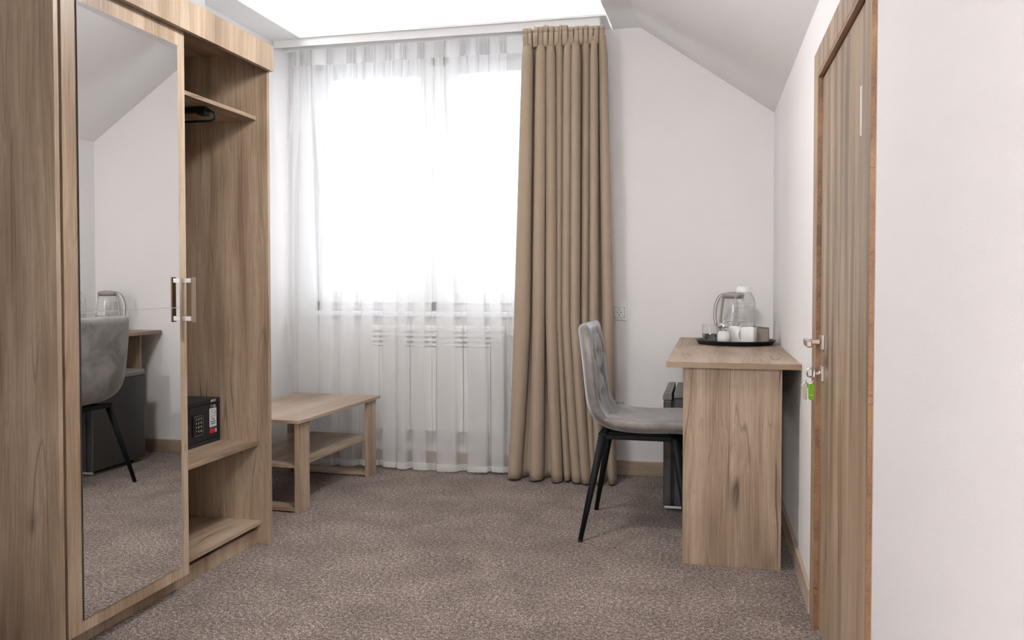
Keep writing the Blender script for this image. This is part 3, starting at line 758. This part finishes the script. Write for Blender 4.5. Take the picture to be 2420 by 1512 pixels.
# ------------------------------------------------------------------ chair
ch = thing('upholstered_chair', (-0.32, 3.81, 0), 'grey velvet chair with tufted back and black tapered legs, at the desk', 'chair'); cho = tuple(ch.location)
PROF = [(-0.548, 0.922), (-0.541, 0.885), (-0.532, 0.825), (-0.523, 0.750), (-0.516, 0.680), (-0.508, 0.610), (-0.494, 0.555), (-0.468, 0.515), (-0.425, 0.490), (-0.36, 0.478), (-0.28, 0.474), (-0.20, 0.476), (-0.13, 0.478), (-0.085, 0.474), (-0.070, 0.466)]
def catmull(P, n):
    out = []
    for i in range(len(P) - 1):
        p0, p1, p2, p3 = P[max(i - 1, 0)], P[i], P[i + 1], P[min(i + 2, len(P) - 1)]
        for k in range(n):
            t = k / n
            out.append(tuple(0.5 * ((2 * p1[j]) + (-p0[j] + p2[j]) * t + (2 * p0[j] - 5 * p1[j] + 4 * p2[j] - p3[j]) * t * t + (-p0[j] + 3 * p1[j] - 3 * p2[j] + p3[j]) * t ** 3) for j in range(len(P[0]))))
    out.append(P[-1]); return out
mid = catmull(PROF, 9); NM = len(mid)
def shell_ring(i):
    x, z = mid[i]; a = mid[max(i - 1, 0)]; b = mid[min(i + 1, NM - 1)]
    dx, dz = b[0] - a[0], b[1] - a[1]; l = math.hypot(dx, dz); nx, nz = -dz / l, dx / l      # towards sitter
    t = i / (NM - 1)
    e = min(t / 0.075, (1 - t) / 0.055)
    k = math.sqrt(max(0.0, 1 - (1 - min(1, e)) ** 2))
    back = smooth((z - 0.52) / 0.08) if x < -0.40 else 0.0
    hw = lerp(0.220, lerp(0.226, lerp(0.234, 0.210, smooth((z - 0.78) / 0.14)), smooth((z - 0.58) / 0.15)), back)
    hw *= lerp(0.80, 1.0, min(1.0, k * 1.15))
    ht = lerp(0.032, 0.030, back) * max(0.06, k)
    ring = []; nseg = 112
    for s in range(nseg):
        th = 2 * pi * s / nseg; c, sn = cos(th), sin(th)
        pw = lambda v, e_: math.copysign(abs(v) ** e_, v)
        yy = hw * pw(c, 0.42); off = ht * pw(sn, 0.75)
        # edges of the back wrap slightly towards the sitter
        wrap = 0.020 * (abs(yy) / 0.22) ** 3
        if off > 0.0 and back > 0.3:           # quilted diamonds on the sitter's side
            u = yy / 0.150; v = (z - 0.60) / 0.190
            d1 = abs(((u + v) % 1.0) - 0.5); d2 = abs(((u - v) % 1.0) - 0.5)
            g = math.exp(-(min(0.5 - d1, 0.5 - d2) / 0.055) ** 2)
            tuft = math.exp(-(((0.5 - d1) ** 2 + (0.5 - d2) ** 2) / 0.022))
            fade = smooth((0.185 - abs(yy)) / 0.04) * smooth((0.905 - z) / 0.06) * smooth(off / (0.5 * ht))
            off -= fade * back * (0.0085 * g + 0.013 * tuft - 0.004)
        if off > 0 and -0.468 < x < -0.40: off -= 0.010 * math.exp(-((x + 0.445) / 0.012) ** 2)
        if off > 0 and back < 0.1 and x > -0.4: off += 0.006 * (1 - (yy / 0.22) ** 2)
        off += wrap
        ring.append((x + nx * off, 3.825 + yy, z + nz * off))
    return ring
rings = [shell_ring(i) for i in range(NM)]
m = MB(); ns = len(rings[0]); m.add([p for r in rings for p in r], [(i * ns + k, (i + 1) * ns + k, (i + 1) * ns + (k + 1) % ns, i * ns + (k + 1) % ns) for i in range(NM - 1) for k in range(ns)], True)
m.f.append(list(range(ns))); m.sm.append(True); m.f.append([(NM - 1) * ns + k for k in range(ns)][::-1]); m.sm.append(True)
sb = m.build('seat_shell', M_velvet, ch, cho); sb.modifiers.new('round', 'SUBSURF').levels = 1; sb.modifiers['round'].render_levels = 1
# piping seams along the edge of the back
for s in (-1, 1):
    pts = []
    for i in range(12, NM - 8, 2):
        r = rings[i]; q = r[9] if s > 0 else r[47]
        pts.append(q)
    MB().tube(pts, 0.0016, 6).build('piping', M_velvet, sb, cho)
fr = MB()
fr.box(-0.47, -0.12, 3.64, 3.665, 0.425, 0.444).box(-0.47, -0.12, 3.955, 3.98, 0.425, 0.444).box(-0.47, -0.435, 3.64, 3.98, 0.428, 0.452).box(-0.16, -0.12, 3.64, 3.98, 0.425, 0.444)
fr.box(-0.44, -0.15, 3.70, 3.92, 0.436, 0.446)
fr.build('seat_frame', M_black, ch, cho, 0.003)
for sx, xt, xb in ((-1, -0.452, -0.534), (1, -0.145, -0.075)):
    for sy in (-1, 1):
        yt, yb_ = 3.81 + sy * 0.160, 3.81 + sy * 0.262
        lg = MB().tube([(xt, yt, 0.440), (lerp(xt, xb, 0.5), lerp(yt, yb_, 0.5), 0.222), (xb, yb_, 0.004)], [0.0185, 0.0145, 0.0098], 18).build('leg', M_black, ch, cho)
        MB().tube([(xb, yb_, 0.006), (xb + (xb - xt) * 0.01, yb_ + (yb_ - yt) * 0.01, 0.0)], 0.0102, 14).build('foot_cap', M_keypad, lg, cho)

# ------------------------------------------------------------------ mini fridge under the desk
fg = thing('mini_fridge', (0.02, 4.36, 0), 'small dark grey minibar fridge under the far end of the desk', 'fridge'); fo = tuple(fg.location)
FY0, FY1 = 4.135, 4.600
board('cabinet', fg, -0.166, 0.205, FY0 + 0.004, FY1 - 0.004, 0.022, 0.545, M_fridge, 0.004)
fd = board('door', fg, -0.218, -0.178, FY0, FY1, 0.024, 0.535, M_fridge, 0.006)
board('gasket', fd, -0.178, -0.166, FY0 + 0.01, FY1 - 0.01, 0.03, 0.53, M_fridge_dark, 0.0, fo)
m = MB()
pts = [(-0.221, 0.536), (-0.221, 0.556), (-0.214, 0.570), (-0.178, 0.572), (-0.178, 0.536)]
for a, b in ((FY0 - 0.001, FY0 + 0.030), (FY0 + 0.090, FY1 + 0.001)):
    m.prism(pts, lambda p, q_, d: (p, d, q_), a, b)
m.box(-0.190, -0.178, FY0 + 0.030, FY0 + 0.090, 0.536, 0.571); m.box(-0.221, -0.214, FY0 + 0.030, FY0 + 0.090, 0.536, 0.560)
m.build('door_cap', M_fridge_top, fd, fo, 0.002)
board('grip_recess', fd, -0.2135, -0.1905, FY0 + 0.031, FY0 + 0.089, 0.538, 0.548, M_fridge_dark, 0.0, fo)
board('worktop', fg, -0.168, 0.207, FY0 - 0.001, FY1 + 0.001, 0.546, 0.571, M_fridge_top, 0.003)
board('base_trim', fg, -0.212, -0.13, FY0 - 0.002, FY0 + 0.012, 0.010, 0.022, M_alu, 0.002)
for x in (-0.15, 0.18):
    for y in (FY0 + 0.05, FY1 - 0.05):
        MB().lathe([(0, 0), (0.016, 0), (0.016, 0.022), (0, 0.022)], 14, (x, y, 0)).build('foot', M_fridge_dark, fg, fo)

# ------------------------------------------------------------------ tray and what stands on it
ZD = 0.796
ty, tx = 4.37, 0.122
tr = MB(); 
tr.lathe([(0.0, 0.0), (0.174, 0.0), (0.181, 0.003), (0.191, 0.018), (0.1955, 0.020), (0.1955, 0.0225), (0.189, 0.0215), (0.179, 0.0065), (0.173, 0.004), (0.0, 0.004)], 72, (0, 0, 0), 1.0, 0.92)
tray = tr.build('serving_tray', M_tray); tray.location = (tx, ty, ZD)
tag(tray, 'black oval serving tray on the oak desk, holding the tea things', 'tray')
ZTR = ZD + 0.0042

def put(o, x, y, z): o.location = (x, y, z); return o
# tumbler with cut base
tm = thing('tumbler', (-0.002, 4.375, ZTR), 'clear cut-glass tumbler at the left end of the tray', 'glass')
R = 0.039
MB().lathe([(R * 0.985, 0.044), (R, 0.091), (R * 0.985, 0.0925), (R * 0.965, 0.091), (R * 0.95, 0.044)], 48).build('glass_wall', M_thin, tm)
MB().lathe([(0, 0), (R * 0.90, 0), (R * 0.97, 0.005), (R * 0.985, 0.044), (R * 0.95, 0.044), (R * 0.90, 0.018), (0, 0.013)], 54,
           flute=lambda a, z: 1.0 - (0.05 * abs(sin(9 * a + z * 160)) if 0.002 < z < 0.043 else 0.0)).build('cut_base', M_glass, tm)
# sugar shaker
sg = thing('sugar_dispenser', (0.0645, 4.285, ZTR), 'fluted glass sugar dispenser with steel screw cap and pouring tube', 'sugar dispenser')
fl = lambda a, z: 1.0 - 0.035 * abs(sin(7 * a))
MB().lathe([(0, 0), (0.026, 0), (0.033, 0.010), (0.0365, 0.028), (0.033, 0.050), (0.025, 0.070), (0.0235, 0.086), (0.0215, 0.086), (0.0230, 0.070), (0.0305, 0.050), (0.0340, 0.028), (0.0305, 0.011), (0.024, 0.004), (0, 0.004)], 56, flute=fl).build('jar', M_thin, sg)
MB().lathe([(0, 0.005), (0.0235, 0.005), (0.0298, 0.012), (0.0330, 0.028), (0.0298, 0.049), (0.0235, 0.064), (0, 0.066)], 40, flute=fl).build('sugar', M_sugar, sg)
MB().lathe([(0, 0.082), (0.0262, 0.082), (0.0272, 0.086), (0.0272, 0.095), (0.0245, 0.101), (0.012, 0.107), (0, 0.108)], 40).build('cap', M_steel, sg)
MB().tube([(0, 0, 0.030), (0, 0, 0.1075), (0.003, 0, 0.116)], 0.0055, 14).build('pouring_tube', M_steel, sg)
# two square mugs
def mug(loc, label, ang):
    g = thing('mug', loc, label, 'mug', ang, 'white mugs on the tray')
    def sq(h, z, e=5.0, n=48): 
        r = []
        for k in range(n):
            a = 2 * pi * k / n; c, s_ = cos(a), sin(a); q = h / ((abs(c) ** e + abs(s_) ** e) ** (1 / e)); r.append((q * c, q * s_, z))
        return r
    layers = [sq(0.022, 0.0), sq(0.030, 0.001), sq(0.0330, 0.006), sq(0.0345, 0.02), sq(0.0355, 0.083), sq(0.0345, 0.0845), sq(0.0330, 0.083), sq(0.0318, 0.02), sq(0.028, 0.007), sq(0.018, 0.006)]
    m = MB(); n = 48
    m.add([p for r in layers for p in r], [(i * n + k, i * n + (k + 1) % n, (i + 1) * n + (k + 1) % n, (i + 1) * n + k) for i in range(len(layers) - 1) for k in range(n)], True)
    m.f.append(list(range(n))[::-1]); m.sm.append(False); m.f.append([(len(layers) - 1) * n + k for k in range(n)]); m.sm.append(False)
    m.build('cup', M_china, g)
    pts = [(-0.033, 0, 0.073), (-0.043, 0, 0.071), (-0.050, 0, 0.060), (-0.052, 0, 0.044), (-0.050, 0, 0.028), (-0.044, 0, 0.017), (-0.033, 0, 0.012)]
    MB().tube(catmull(pts, 4), 0.0052, 12).build('handle', M_china, g)
    return g
mug((0.1835, 4.300, ZTR), 'white mug at the front of the tray with its handle to the left', radians(-18))
mug((0.1170, 4.366, ZTR), 'white mug at the back of the tray, behind the sugar dispenser', radians(-10))
def spoon(loc, tip, label):
    s = thing('teaspoon', loc, label, 'spoon', group='spoons in the mugs')
    d = Vector(tip) - Vector(loc); L = d.length; u = d.normalized()
    side = u.cross(Vector((0, 0, 1))).normalized(); nrm = side.cross(u)
    m = MB(); rows = []
    for t, w in ((0, 0.002), (0.08, 0.008), (0.18, 0.009), (0.28, 0.004), (0.4, 0.002), (0.7, 0.0028), (0.93, 0.0050), (1.0, 0.0036)):
        c = u * L * t; rows.append([tuple(c - side * w), tuple(c + nrm * 0.0012), tuple(c + side * w), tuple(c - nrm * 0.0012), tuple(c - side * w)])
    m.grid(rows); m.build('spoon_body', M_darksteel, s); return s
spoon((0.108, 4.371, ZTR + 0.010), (0.141, 4.366, ZTR + 0.106), 'dark teaspoon standing in the mug at the back of the tray')
spoon((0.178, 4.318, ZTR + 0.010), (0.214, 4.322, ZTR + 0.100), 'dark teaspoon standing in the mug at the front of the tray')
# sachet holder box
bx = thing('sachet_box', (0.2535, 4.348, ZTR), 'taupe box for tea sachets at the right end of the tray', 'box', radians(-6))
def frame_box(w0, w1, d0, d1, h, t):
    m = MB(); o0 = [(-w0, -d0, 0), (w0, -d0, 0), (w0, d0, 0), (-w0, d0, 0)]; o1 = [(-w1, -d1, h), (w1, -d1, h), (w1, d1, h), (-w1, d1, h)]
    i1 = [(-w1 + t, -d1 + t, h), (w1 - t, -d1 + t, h), (w1 - t, d1 - t, h), (-w1 + t, d1 - t, h)]; i0 = [(-w0 + t, -d0 + t, 0.004), (w0 - t, -d0 + t, 0.004), (w0 - t, d0 - t, 0.004), (-w0 + t, d0 - t, 0.004)]
    v = o0 + o1 + i1 + i0; f = [(3, 2, 1, 0), (12, 13, 14, 15)]
    for k in range(4):
        j = (k + 1) % 4; f += [(k, j, 4 + j, 4 + k), (4 + k, 4 + j, 8 + j, 8 + k), (8 + k, 8 + j, 12 + j, 12 + k)]
    return m.add(v, f)
frame_box(0.0285, 0.0275, 0.042, 0.040, 0.080, 0.003).build('box_body', M_taupe, bx, (0, 0, 0), 0.001)
MB().box(-0.0255, 0.0255, -0.036, 0.034, 0.004, 0.074).build('sachets', plain('sachet_paper', srgb(70, 62, 56), 0.7), bx)
MB().hexa([(-0.045, -0.046, 0.0855), (0.026, -0.046, 0.0805), (0.026, -0.038, 0.0805), (-0.045, -0.038, 0.0855)],
          [(-0.045, -0.046, 0.0895), (0.026, -0.046, 0.0830), (0.026, -0.038, 0.0830), (-0.045, -0.038, 0.0895)]).build('stir_stick', M_darksteel, bx, (0, 0, 0), 0.001)

# ------------------------------------------------------------------ kettle (glass body, grey lid and loop handle)
kt = thing('electric_kettle', (0.120, 4.700, ZD), 'glass electric kettle with grey lid and loop handle, behind the tray', 'kettle', radians(-25))
MB().lathe([(0, 0), (0.078, 0), (0.080, 0.006), (0.076, 0.022), (0.070, 0.028), (0, 0.028)], 48).build('power_base', M_grey_pl, kt)
MB().lathe([(0, 0.029), (0.072, 0.029), (0.073, 0.036), (0.072, 0.048), (0, 0.048)], 48).build('heating_base', M_steel, kt)
MB().lathe([(0.0, 0.049), (0.071, 0.049), (0.072, 0.075), (0.067, 0.130), (0.059, 0.190), (0.055, 0.226), (0.0535, 0.226), (0.0572, 0.190), (0.065, 0.130), (0.070, 0.075), (0.069, 0.052), (0, 0.052)], 56).build('glass_jug', M_thin, kt)
MB().lathe([(0, 0.222), (0.052, 0.222), (0.0535, 0.228), (0.058, 0.234), (0.058, 0.242), (0.050, 0.252), (0.02, 0.257), (0, 0.2575)], 48).build('lid', M_grey_pl, kt)
MB().lathe([(0.0705, 0.092), (0.0722, 0.092), (0.0720, 0.0955), (0.0703, 0.0955)], 48, closed=True).build('level_band', M_steel, kt)
def ribbon(path, w, th):
    rows = []
    n = len(path)
    for i, (x, z) in enumerate(path):
        a = path[max(i - 1, 0)]; b = path[min(i + 1, n - 1)]; dx, dz = b[0] - a[0], b[1] - a[1]; l = math.hypot(dx, dz); nx, nz = -dz / l * th, dx / l * th
        rows.append([(x + nx, -w, z + nz), (x + nx, w, z + nz), (x - nx, w, z - nz), (x - nx, -w, z - nz), (x + nx, -w, z + nz)])
    return MB().grid(rows, False)
arc = catmull([(-0.040, 0.249), (-0.062, 0.246), (-0.086, 0.226), (-0.101, 0.190), (-0.107, 0.150), (-0.106, 0.110), (-0.100, 0.082)], 5)
ribbon(arc, 0.012, 0.0022).build('handle_strip', M_grey_pl, kt)
arc2 = catmull([(-0.044, 0.243), (-0.062, 0.240), (-0.082, 0.222), (-0.096, 0.188), (-0.102, 0.150), (-0.101, 0.112), (-0.0955, 0.084)], 5)
ribbon(arc2, 0.010, 0.0030).build('handle_core', M_white_pl, kt)
ribbon([(-0.056, 0.236), (-0.060, 0.215), (-0.066, 0.170), (-0.073, 0.110), (-0.077, 0.070), (-0.078, 0.05)], 0.010, 0.0040).build('handle_post', plain('pale_grey_plastic', srgb(186, 180, 168), 0.35), kt)
MB().hexa([(-0.100, -0.010, 0.074), (-0.072, -0.010, 0.052), (-0.072, 0.010, 0.052), (-0.100, 0.010, 0.074)], [(-0.102, -0.010, 0.088), (-0.072, -0.010, 0.066), (-0.072, 0.010, 0.066), (-0.102, 0.010, 0.088)]).build('handle_foot', M_grey_pl, kt, (0, 0, 0), 0.002)
MB().hexa([(0.050, -0.012, 0.205), (0.076, -0.004, 0.222), (0.076, 0.004, 0.222), (0.050, 0.012, 0.205)], [(0.050, -0.014, 0.226), (0.078, -0.005, 0.227), (0.078, 0.005, 0.227), (0.050, 0.014, 0.226)]).build('spout', M_thin, kt)

# ------------------------------------------------------------------ clear jug with white screw lid
jg = thing('clear_jug', (0.1660, 4.4575, ZTR), 'clear square-ribbed jug with white lid, at the back of the tray', 'jug')
def sqring(h, z, e, n=64):
    r = []
    for k in range(n):
        a = 2 * pi * k / n + pi / n; c, s_ = cos(a), sin(a); q = h / ((abs(c) ** e + abs(s_) ** e) ** (1 / e)); r.append((q * c, q * s_, z))
    return r
lay = [(0.040, 0.0), (0.0535, 0.004)]
z = 0.012
while z < 0.196:
    lay += [(0.0555, z), (0.0555, z + 0.018), (0.0528, z + 0.020), (0.0528, z + 0.0215)]; z += 0.0235
lay += [(0.0555, 0.204), (0.052, 0.222), (0.043, 0.240), (0.0355, 0.250), (0.0355, 0.262), (0.0335, 0.262), (0.0335, 0.250), (0.041, 0.239), (0.050, 0.221), (0.0530, 0.203), (0.0520, 0.10), (0.0520, 0.008), (0.036, 0.004)]
m = MB(); n = 64; L = [sqring(h, z, 4.2 if z < 0.215 else 2.4) for h, z in lay]
m.add([p for r in L for p in r], [(i * n + k, i * n + (k + 1) % n, (i + 1) * n + (k + 1) % n, (i + 1) * n + k) for i in range(len(L) - 1) for k in range(n)], True)
m.f.append(list(range(n))[::-1]); m.sm.append(False); m.f.append([(len(L) - 1) * n + k for k in range(n)]); m.sm.append(False)
m.build('jug_body', M_plastic_clear, jg)
M_rib = sheer_mat('frosted_rib', 0.45, (0.95, 0.95, 0.95, 1))
rib0 = MB().tube(sqring(0.0553, 0.0, 4.2), 0.0009, 6, closed=True).build('rib', M_rib, jg); rib0.location.z = 0.032
for q in range(1, 8):
    rb = rib0.copy(); COL.objects.link(rb); rb.parent = jg; rb.location.z = 0.032 + q * 0.0235
for ang in (0.35, 1.22, 1.92, 2.79, 3.49, 4.36, 5.06, 5.93):
    c_, s_ = cos(ang), sin(ang); q_ = 0.0553 / ((abs(c_) ** 4.2 + abs(s_) ** 4.2) ** (1 / 4.2))
    MB().tube([(q_ * c_, q_ * s_, 0.02), (q_ * c_, q_ * s_, 0.208)], 0.0006, 6).build('upright_rib', M_rib, jg)
MB().lathe([(0, 0.251), (0.0385, 0.251), (0.0395, 0.254), (0.0395, 0.268), (0.0375, 0.272), (0.0345, 0.280), (0.030, 0.284), (0, 0.285)], 48).build('lid', M_white_pl, jg)
